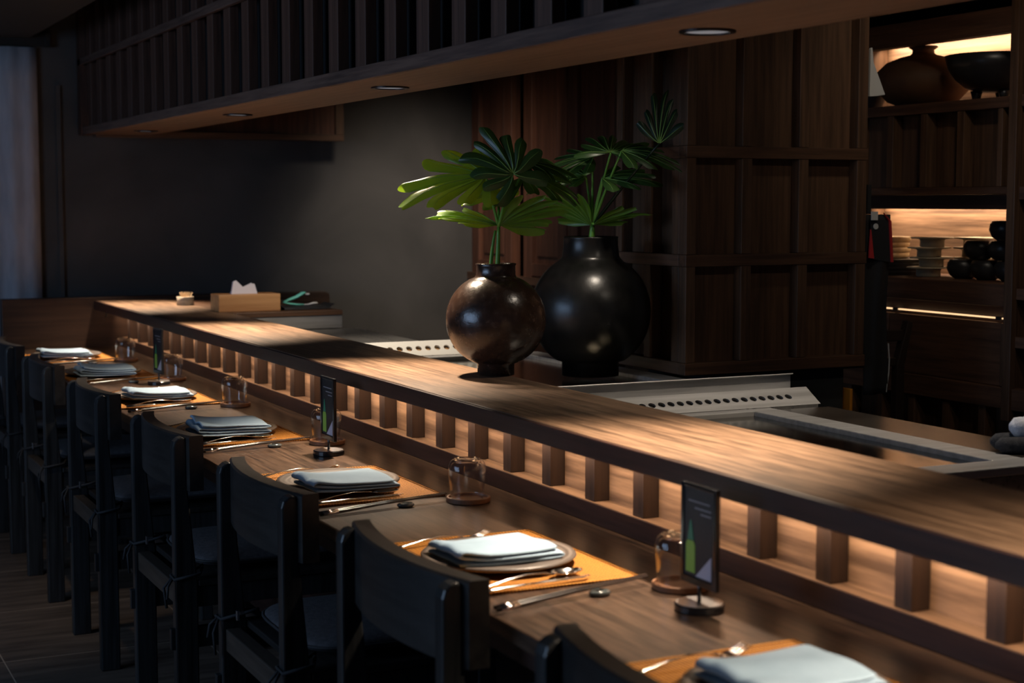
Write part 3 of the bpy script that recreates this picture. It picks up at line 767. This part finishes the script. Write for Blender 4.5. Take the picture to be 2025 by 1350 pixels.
# ------------------------------------------------------------------ wall shelving on the right
t = thing('shelf_unit', 'dark wooden wall unit with two warmly lit shelf niches', 'shelves', (3.7, 4.2, 0))  # numbers of this unit and its items scaled about the camera, farther back
def wb(name, x0, x1, y0, y1, z0, z1, m=m_wy, bevel=.002, **k): return mk(name, MB().box(x0,x1,y0,y1,z0,z1), m, t, world=True, bevel=bevel, **k)
wb('back_panel', 3.90, 3.92, 3.02, 4.83, 0, 2.45, m_niche)
wb('side_board', 3.56, 3.899, 3.745, 3.766, 0, 2.45, m_wz)
wb('side_board', 3.56, 3.899, 4.80, 4.83, 0, 2.45, m_wz)
wb('stile', 3.535, 3.5595, 3.738, 3.773, .70, 2.45, m_wz)
wb('header', 3.55, 3.60, 3.7735, 4.7995, 1.907, 1.985)
wb('header', 3.55, 3.60, 3.7735, 4.7995, 2.03, 2.45)
wb('niche_roof', 3.6005, 3.899, 3.767, 4.7995, 1.972, 1.985)
wb('shelf_board', 3.55, 3.899, 3.7735, 4.7995, 1.675, 1.710)
wb('recessed_panel', 3.595, 3.61, 3.7735, 4.7995, 1.431, 1.6745, m_wz)
for y0, y1 in ((4.34,4.373),(4.168,4.20),(3.99,4.023),(3.816,3.838),(4.52,4.553)):
    wb('batten', 3.552, 3.5945, y0, y1, 1.431, 1.6745, m_wz)
wb('lower_header', 3.55, 3.60, 3.7735, 4.7995, 1.407, 1.4305)
wb('black_recess', 3.575, 3.60, 3.7735, 4.7995, 1.359, 1.4065, m_edge)
wb('niche_roof', 3.6005, 3.899, 3.767, 4.7995, 1.407, 1.42)
wb('shelf_board', 3.55, 3.899, 3.7735, 4.7995, 1.055, 1.126)
wb('recess_board', 3.60, 3.62, 3.7735, 4.7995, 1.0, 1.0545, m_edge)
lb = wb('led_bar', 3.572, 3.582, 3.775, 4.7, 1.014, 1.0185, m_ledbar, bevel=0)
for y in (3.83, 4.33, 4.40): mk('clip', MB().box(3.568, 3.586, y-.012, y+.012, 1.011, 1.021), m_dark, lb, world=True)
wb('cupboard_door', 3.565, 3.585, 3.81, 4.355, .803, 1.003, m_wy, bevel=.002)
wb('cupboard_door', 3.565, 3.585, 4.36, 4.79, .803, 1.003, m_wy, bevel=.002)
wb('door_frame', 3.5555, 3.585, 3.7735, 3.804, .803, 1.003, m_wz)
wb('base_rail', 3.545, 3.585, 3.02, 4.7995, .735, .802)
wb('plinth_panel', 3.60, 3.61, 3.02, 4.7995, 0, .7345, m_wz)
for y in (3.25, 3.45, 3.65, 3.86, 4.03, 4.20, 4.37, 4.54):
    wb('plinth_batten', 3.552, 3.5995, y, y+.032, 0, .7345, m_wz)
# second bay at the picture's right edge
wb('recessed_panel', 3.62, 3.63, 3.02, 3.7375, .803, 2.45, m_wz)
for z0, z1 in ((1.675,1.712),(1.39,1.43),(1.08,1.115),(.93,.965),(2.03,2.45)):
    wb('rail', 3.552, 3.61, 3.02, 3.7375, z0, z1)
wb('stile', 3.552, 3.61, 3.56, 3.59, .803, 1.0795, m_wz)

def item(name, mb, mat, loc, label, cat, group=None, **k):
    o = mk(name, mb, mat, None, loc=loc, **k); return tag(o, label, cat, group)
SU = 1.7102; SL = 1.1262
item('clay_jar', MB().lathe([(0,0),(.07,0),(.12,.02),(.158,.06),(.166,.09),(.158,.122),(.125,.154),(.08,.172),(.045,.181),(.038,.187),(.037,.198),(.050,.207),(.048,.211),(.030,.209),(.028,.19),(0,.185)], n=56), m_clay, (3.72, 4.392, SU), 'round brown clay jar with narrow neck on the upper lit shelf', 'jar', smooth=True)
t = thing('footed_bowl', 'large black footed bowl on the upper lit shelf', 'bowl', (3.715, 4.035, SU))
mk('bowl_body', MB().lathe([(0,.030),(.05,.031),(.09,.044),(.125,.074),(.148,.108),(.160,.150),(.154,.151),(.142,.112),(.118,.08),(.085,.051),(0,.038)], n=56), m_blackw, t, smooth=True)
for k in range(3):
    a = k*2*PI/3+.4
    mk('foot', MB().lathe([(0,0),(.012,0),(.016,.02),(.02,.035)], c=(.055*math.cos(a), .055*math.sin(a), 0), n=16), m_blackw, t, smooth=True)
item('bowl', MB().lathe([(0,0),(.035,0),(.05,.03),(.075,.125),(.071,.126),(.046,.034),(0,.01)], n=40), m_blackw, (3.71, 4.665, SU), 'small dark bowl behind the white cloth on the upper shelf', 'bowl', smooth=True)
# lower niche
def fb(loc, label, grp, r=.072):
    o = item('flanged_cup', MB().lathe([(0,0),(.040,0),(.042,.003),(.041,.020),(.044,.026),(r,.0285),(r+.003,.031),(r,.0335),(.040,.0325),(.036,.028),(.034,.006),(0,.005)], n=44), m_cream, loc, label, 'cup', grp, smooth=True); return o
nm = ['lowest', 'second', 'third', 'topmost']
for k in range(4): fb((3.70 + .004*(k % 2), 4.311 + (.006,-.004,.004,-.006)[k], SL + .0342*k), 'cream wide-rimmed cup, %s of the front stack' % nm[k], 'cream cups in the front stack')
for k in range(4): fb((3.815, 4.215 + (.004,-.003,.003,-.003)[k], SL + .0342*k), 'cream wide-rimmed cup, %s of the rear stack' % nm[k], 'cream cups in the rear stack', .07)
prof = [(0,0),(.028,0),(.045,.012),(.055,.034),(.053,.052),(.045,.064),(.042,.0645),(.049,.050),(.050,.034),(.04,.014),(0,.006)]
for (y, z, x, lb_) in ((4.142,0,3.70,'left of the bottom row of black round cups'), (4.030,0,3.70,'middle of the bottom row of black round cups'), (3.917,0,3.70,'right end of the bottom row, half behind the post'),
                       (4.07,.0655,3.705,'left cup resting on the bottom row'), (3.955,.0655,3.705,'right cup of the second row'), (3.95,.131,3.705,'single cup on top of the pile')):
    item('round_cup', MB().lathe(prof, n=40), m_blackw, (x, y, SL+z), 'black round cup, ' + lb_, 'cup', 'black round cups on the lower shelf', smooth=True)
for k in range(4):
    item('serving_tray', MB().box(-.11,.11,-.188,.188,0,.010).box(-.118,.118,-.196,.196,.0101,.0138), m_blackw, (3.71, 4.60, SL+.0141*k), 'flat black tray, %s of the pile on the lower shelf' % nm[k], 'tray', 'flat black trays', bevel=.002)
for k in range(4):
    item('bamboo_tray', MB().lathe([(0,0),(.098,0),(.106,.006),(.108,.018),(.104,.0205),(.101,.018),(.098,.008),(0,.0065)], n=48), m_bamboo, (3.70+.003*(k%2), 4.585-.004*(k%2), SL+.0566+.0185*k), 'round bamboo tray, %s of the stack' % nm[k], 'tray', 'round bamboo trays', smooth=True)

# ------------------------------------------------------------------ hanging things beside the cabinet
t = thing('apron', 'black apron with red trim hanging beside the tall cabinet', 'apron', (3.11, 3.87, .8))
def ap(u, v):
    x = 3.070 + u*.088 + .003*math.sin(v*9); z = 1.345 - v*.55
    return (x, 3.866 + .008*math.sin(u*7+v*3) , z)
mk('cloth', MB().grid(ap, 16, 24), m_apron, t, world=True, smooth=True, solid=.012)
mk('strap', MB().box(3.070,3.084,3.862,3.870,1.346,1.435), m_apron, t, world=True, bevel=.001)
mk('red_edge', MB().prism([(3.120,1.350),(3.149,1.325),(3.160,1.200),(3.152,1.200),(3.142,1.325)], 3.846, 3.852, 'y'), m_redtrim, t, world=True)
mk('red_edge', MB().prism([(3.073,1.30),(3.086,1.212),(3.068,1.214)], 3.846, 3.852, 'y'), m_redtrim, t, world=True)
mk('front_flap', MB().prism([(3.072,1.335),(3.141,1.325),(3.152,1.20),(3.085,1.21)], 3.8505, 3.8535, 'y'), m_apron, t, world=True)
mk('white_tag', MB().box(3.070,3.094,3.842,3.845,1.328,1.354), m_cloth, t, world=True, label='small white paper tag')
bd = mk('badge', MB().lathe([(0,0),(.009,0),(.009,.002),(0,.002)], n=28), m_cloth, t, label='round white badge')
bd.location = Vector((3.092,3.8495,1.309)) - Vector((3.11,3.87,.8)); bd.rotation_euler = (PI/2,0,0)
mk('white_cord', MB().tube([(3.158,3.86,.95),(3.163,3.86,.90),(3.162,3.86,.86),(3.156,3.86,.82),(3.154,3.86,.80)], .002, 6), m_cloth, t, world=True)
t = mk('cloth_bag', MB().prism([(3.070,1.84),(3.076,1.845),(3.082,1.80),(3.128,1.705),(3.095,1.70),(3.069,1.698)], 3.86, 3.872, 'y'), m_cloth, world=True, loc=(3.09,3.87,1.7), bevel=.002)
tag(t, 'white cotton cloth hanging at the top right corner of the tall cabinet', 'cloth')

# ------------------------------------------------------------------ kitchen chair
t = thing('kitchen_chair', 'dark wooden chair standing before the lower cupboards on the right', 'chair', (3.23, 4.06, 0))
for x in (3.095, 3.345):
    mk('leg', MB().prism([(x-.002,0),(x+.032,0),(x+.03,.86),(x+.062,.995),(x+.040,1.0),(x-.002,.86)], 4.04, 4.07, 'y'), m_kchair, t, world=True, bevel=.003)
    mk('leg', MB().box(x, x+.03, 4.40, 4.43, 0, .455), m_kchair, t, world=True, bevel=.003)
mk('back_rail', MB().box(3.127, 3.372, 4.045, 4.063, .935, .972), m_kchair, t, world=True, bevel=.003)
mk('back_rail', MB().box(3.127, 3.343, 4.045, 4.063, .855, .882), m_kchair, t, world=True, bevel=.003)
mk('seat', MB().box(3.09, 3.38, 4.072, 4.44, .4555, .48), m_kchair, t, world=True, bevel=.004)

# ------------------------------------------------------------------ rolled towels
def roll(name, c, r, L, m, label, ang):
    mb = MB(); pts = []
    n = 14
    rr = []
    for i in range(n+1):
        u = i/n*2-1
        pts.append((u*L/2, 0, r)); rr.append(r*(1-.0*abs(u)) * (max(0.05, 1-abs(u)**8))**.35)
    mb.tube(pts, rr, 20)
    # the spiral seam on the roll
    o = mk(name, mb, m, None, loc=c, smooth=True); o.rotation_euler = (0, 0, ang); return tag(o, label, 'towel')
roll('rolled_towel', (2.312, 2.372, KZ+.0003), .0165, .15, m_towelg, 'front charcoal rolled towel on the grill side', -.5)
roll('rolled_towel', (2.330, 2.407, KZ+.0003), .018, .15, m_towelg, 'rear charcoal rolled towel, right under the white towel', -.5)
roll('rolled_towel', (2.345, 2.384, KZ+.029), .021, .13, m_towelw, 'white rolled towel lying on top of two charcoal ones', -.5)

# ------------------------------------------------------------------ things on the far counter
t = thing('tissue_box', 'light wooden tissue box with a white tissue pulled up', 'tissue box', (1.79, 6.11, .954))
mk('box_body', MB().box(-.125,.125,-.06,.06,.0003,.068), m_tissuebox, t, bevel=.002)
mk('tissue', MB().prism([(-.060,.0),(-.052,.048),(-.040,.052),(-.012,.026),(.020,.040),(.034,.038),(.045,.0)], -.012, .0, 'y').add(
    [(-.060,.012,.0),(-.04,.02,.045),(0,.016,.022),(.03,.018,.042),(.045,.012,.0)], [(0,1,2),(0,2,4),(2,3,4)]), m_tissue, t, smooth=False, solid=.001).location = (0,0,.0682)
t = thing('toothpick_holder', 'small pale cup full of toothpicks beside the tissue box', 'toothpick holder', (1.66, 6.55, .954))
mk('cup', MB().lathe([(0,.0003),(.034,.0003),(.036,.004),(.034,.02),(.036,.036),(.033,.036),(.032,.01),(0,.008)], n=32), m_pickcup, t, smooth=True)
mb = MB(); rnd = random.Random(3)
for k in range(46):
    a = rnd.uniform(0, 2*PI); r = rnd.uniform(0, .026); l = rnd.uniform(.046, .056)
    mb.tube([(r*.6*math.cos(a), r*.6*math.sin(a), .009), (r*1.25*math.cos(a), r*1.25*math.sin(a), l)], .0011, 5)
o = mk('toothpicks', mb, m_pick, t); o['kind'] = 'stuff'
t = thing('black_tray', 'small black tray holding the teal tongs', 'tray', (2.03, 6.12, .954))
mk('tray_base', MB().box(-.095,.095,-.06,.06,.0003,.008), m_blackw, t, bevel=.002)
mk('tray_rim', MB().prism([(-.095,.008),(.095,.008),(.118,.020),(.112,.022),(.09,.0125),(-.09,.0125),(-.112,.022),(-.118,.020)], -.06, .06, 'y'), m_blackw, t)
t = thing('tongs', 'teal tongs with white tips lying open on the black tray', 'tongs', (2.0, 6.11, .9667))
def blade(pts, w_):
    return MB().tube(pts, w_, 10, flat=.5)
mk('upper_arm', blade([(-.055,0,.016),(-.03,0,.026),(0,0,.036),(.025,0,.050),(.038,0,.054)], [.008,.012,.014,.014,.008]), m_teal, t, smooth=True)
mk('lower_arm', blade([(-.055,0,.016),(-.03,0,.010),(0,0,.006),(.03,0,.005)], [.008,.009,.008,.006]), m_teal, t, smooth=True)
mk('white_tip', MB().lathe([(0,-.004),(.008,-.003),(.009,0),(.008,.003),(0,.004)], c=(.047,0,.047), n=20), m_white, t, smooth=True)
mk('white_tip', blade([(.031,0,.005),(.05,0,.0055),(.07,0,.010),(.085,0,.010),(.09,0,.008)], [.004,.005,.008,.009,.004]), m_white, t, smooth=True)

# ================================================================== vases and plants
V1 = (1.678, 3.55, .954); V2 = (2.214, 4.04, .88)
t = thing('small_vase', 'speckled brown-black round vase standing on the ledge', 'vase', V1)
pr = [(0,.0005),(.046,.0005),(.046,.028)]
for k in range(1, 24):
    a = -PI/2 + math.radians(21) + (PI - math.radians(21+24))*k/24
    pr.append((.1245*math.cos(a)**.9, .137 + .115*math.sin(a)))
pr += [(.052,.243),(.049,.248),(.0485,.270),(.051,.276),(.047,.2775),(.044,.272),(.043,.24),(0,.235)]
mk('vase_body', MB().lathe(pr, n=72), m_vase1, t, smooth=True, bevel=0)
t = thing('large_vase', 'large matt black round vase with thick foot behind the small one', 'vase', V2)
pr = [(0,.0005),(.083,.0005),(.083,.040)]
for k in range(1, 24):
    a = -PI/2 + math.radians(27) + (PI - math.radians(27+25))*k/24
    pr.append((.175*math.cos(a)**.9, .187 + .168*math.sin(a)))
pr += [(.087,.340),(.083,.346),(.0795,.375),(.0785,.397),(.080,.402),(.076,.4035),(.073,.399),(.073,.34),(0,.335)]
mk('vase_body', MB().lathe(pr, n=72), m_vase2, t, smooth=True)
t = mk('moss', MB().lathe([(0,.0),(.07,.0),(.06,.02),(.03,.032),(0,.036)], n=24), m_soil, None, loc=(V2[0], V2[1], V2[2]+.352), smooth=True)
tag(t, 'brown moss filling the mouth of the large black vase', 'moss', kind='stuff')

RT = Vector((.9, -.436, 0)); UP = Vector((0,0,1)); VW = Vector((-.47, -.88, .05))
def leaf(parent, P, d, n, L, lobes=11, deep=.42, droop=.25, seed=0, wid=.85, mat=None, span=150, hang=.10):
    """pinnately lobed leaf: fingers leave a midrib one after another, the hindmost point back"""
    rnd = random.Random(seed)
    d = d.normalized(); n = (n - n.dot(d)*d).normalized(); s = n.cross(d)
    N = lobes; per = 14; nr = 10
    lens = []; dr = []; ja = [rnd.uniform(-8, 8) for _ in range(N)]
    for i in range(N):
        c = abs(-1 + 2*(i+.5)/N)
        lens.append(L*(.60 - (1-wid)*.55*(c**2) + .06*(1-c))*rnd.uniform(.84, 1.12)); dr.append(rnd.uniform(.6, 1.5))
    def surf(u, r, tl, i):
        c = -1 + 2*u; ps = math.radians(span)*abs(c)**1.05*(1 if c > 0 else -1)
        q = r/(.62*L); k = min(1, q*1.25); k = k*k*(3-2*k)
        ps = ps*(1 - .12*q) + math.radians(ja[i])*(1-tl*tl)*min(1, q)
        x0 = .44*L*(1-abs(c))**.9
        x, y = x0*k + r*math.cos(ps), r*math.sin(ps)
        R2 = (x*x + y*y)/(L*L)
        z = -droop*L*R2*(.6 + .5*dr[i]) - .13*L*abs(tl)**1.5*min(1, q)*.55 - .10*L*dr[i]*max(0, q-.5)**2
        z += .12*abs(y) + .012*L*math.sin(u*40 + q*6 + seed)*q
        return P + d*x + s*y + n*z - UP*(hang*L*R2*(.5 + .5*dr[i]))
    mb = MB(); tot = N*per; vs = []; fs = []
    for j in range(tot+1):
        u = j/tot; i = min(int(u*N), N-1); tl = (u*N - i)*2 - 1
        pf = max(0.0, 1-abs(tl)**2.8)**.6
        dp = deep*(.9 + .2*math.sin(i*2.1+seed))
        La = lens[i]
        if j % per == 0: dp_r = L*.6*deep
        R = La*dp + (La - La*dp)*pf
        if pf < .02: R = L*.6*deep*.95
        R *= 1 + .03*math.sin(u*95+seed)*pf
        for k in range(nr+1):
            r = R*(k/nr); q = max(0, r/(.62*L) - deep)
            u2 = u - (tl*.5/N)*min(.30, q*.35)
            vs.append(surf(u2, r, tl, i))
    for j in range(tot):
        for k in range(nr):
            a = j*(nr+1)+k; b = (j+1)*(nr+1)+k
            fs.append((a, b, b+1, a+1) if k else (a, b+1, a+1))
    mb.add(vs, fs)
    for i in range(N):
        u = (i+.5)/N
        pts = [surf(u, lens[i]*q, 0, i) + n*.0006 for q in (.02,.2,.4,.6,.8,.93)]
        mb.tube(pts, [.0015,.0013,.0010,.0008,.0005,.0003], 5, mi=1)
    return mk('leaf', mb, [mat or m_leaf, m_vein], parent, world=True, smooth=True)
def stem(parent, a, b, sag=(0,0,0), r=.004, m_=None):
    a, b = Vector(a), Vector(b); m = (a+b)/2 + Vector(sag)
    pts = [a*(1-t_)**2 + m*2*t_*(1-t_) + b*t_**2 for t_ in [k/8 for k in range(9)]]
    mk('stem', MB().tube(pts, [r*1.15 - r*.5*k/8 for k in range(9)], 8), m_ or m_stem, parent, world=True, smooth=True)
def W1(px, py, dy=0): return Vector((1.6743+(px-977)*.00128, 3.55-(px-977)*.00035+dy, 1.225-(py-525)*.001257))  # both plants: leaf points taken from image pixel positions
t = thing('philodendron', 'cut philodendron leaves standing in the small speckled vase', 'plant', (V1[0], V1[1], V1[2]+.24))
A = W1(985, 448)
stem(t, (V1[0]+.004, V1[1], V1[2]+.238), A, r=.0065); stem(t, (V1[0]-.012, V1[1]+.004, V1[2]+.238), A + Vector((-.006,.006,-.01)), (-.008,0,0), r=.005)
def toward_camera(P, s_):      # moves a leaf point along the line of sight to the camera
    return P + (Vector((0,0,1.38)) - P).normalized()*s_
def L1(cx, cy, d, n, L, dy=0, **k):
    c = toward_camera(W1(cx, cy), -dy); stem(t, A, c, (0,0,.01), r=.0038); return leaf(t, c, d, n, L, **k)
L1(1012, 345, RT*-.55+UP*.84, VW*.97+UP*.25, .150, dy=-.07, seed=1, lobes=10, droop=.20, deep=.46, wid=.95, span=160, hang=.22)
L1(958, 350, RT*-.98+VW*.20-UP*.02, UP*.70+VW*.75, .195, dy=-.01, seed=2, droop=.10, lobes=8, deep=.42, mat=m_leaf_lit, wid=.85, span=130)
L1(1040, 322, RT*.9+UP*.14-VW*.3, UP*.85+VW*.45, .125, dy=.02, seed=3, droop=.30, lobes=8)
L1(984, 446, RT*-.93+UP*.33, UP*.80+VW*.50, .175, dy=.0, seed=4, droop=.12, lobes=5, deep=.5, mat=m_leaf_lit, wid=.8, span=40)
L1(988, 446, RT*.88+UP*.46, UP*.66-VW*.64, .180, dy=.0, seed=5, droop=.10, lobes=7, deep=.55, mat=m_leaf_lit, span=62)
L1(1035, 350, RT*.85-UP*.05+VW*.2, UP*.9+VW*.4, .135, dy=.05, seed=6, droop=.25, lobes=8)
L1(985, 385, RT*-.6-VW*.6+UP*.3, UP*.8+VW*.5, .125, dy=.06, seed=7, droop=.25, lobes=8, mat=m_leaf_lit)
def W2(px, py, dy=0): return Vector((2.212+(px-1168)*.00150, 4.04-(px-1168)*.00055+dy, 1.2825-(py-467)*.001475))
t = thing('philodendron', 'darker philodendron leaves rising from the large black vase', 'plant', (V2[0], V2[1], V2[2]+.35))
A = W2(1172, 446)
stem(t, (V2[0]+.003, V2[1], V2[2]+.3885), A, r=.010)
def L2(cx, cy, d, n, L, dy=0, **k):
    c = toward_camera(W2(cx, cy), -dy); stem(t, A, c, (0,0,.01), r=.0045, m_=k.get('mat') if k.get('seed') == 18 else None); return leaf(t, c, d, n, L, **k)
L2(1205, 303, RT*.15-VW*.75+UP*.45, UP*.74+VW*.70, .185, dy=-.13, seed=11, droop=.14, lobes=10, deep=.42, wid=.95, span=130)
L2(1225, 300, RT*.97+VW*.22+UP*.02, UP*.9+VW*.42, .155, dy=-.16, seed=12, droop=.26, lobes=7, deep=.38, span=90)
L2(1172, 312, RT*-.95+UP*.03, UP*.8+VW*.5, .135, dy=-.05, seed=13, droop=.20, span=110, lobes=8)
L2(1190, 352, RT*.95+UP*.12+VW*.2, UP*.88+VW*.45, .165, dy=-.08, seed=14, droop=.12, lobes=7, span=90)
L2(1160, 350, RT*-.85-VW*.1+UP*.16, UP*.85+VW*.4, .155, dy=-.02, seed=15, droop=.2, span=90, lobes=8)
L2(1170, 444, RT*-.76+UP*.66, UP*.50-VW*.70+RT*.3, .170, dy=-.01, seed=16, droop=.08, lobes=7, deep=.55, mat=m_leaf_lit, span=55)
L2(1174, 444, RT*.90+UP*.42+VW*.1, UP*.8-VW*.45, .165, dy=-.02, seed=17, droop=.08, lobes=5, deep=.55, mat=m_leaf_lit, span=42)
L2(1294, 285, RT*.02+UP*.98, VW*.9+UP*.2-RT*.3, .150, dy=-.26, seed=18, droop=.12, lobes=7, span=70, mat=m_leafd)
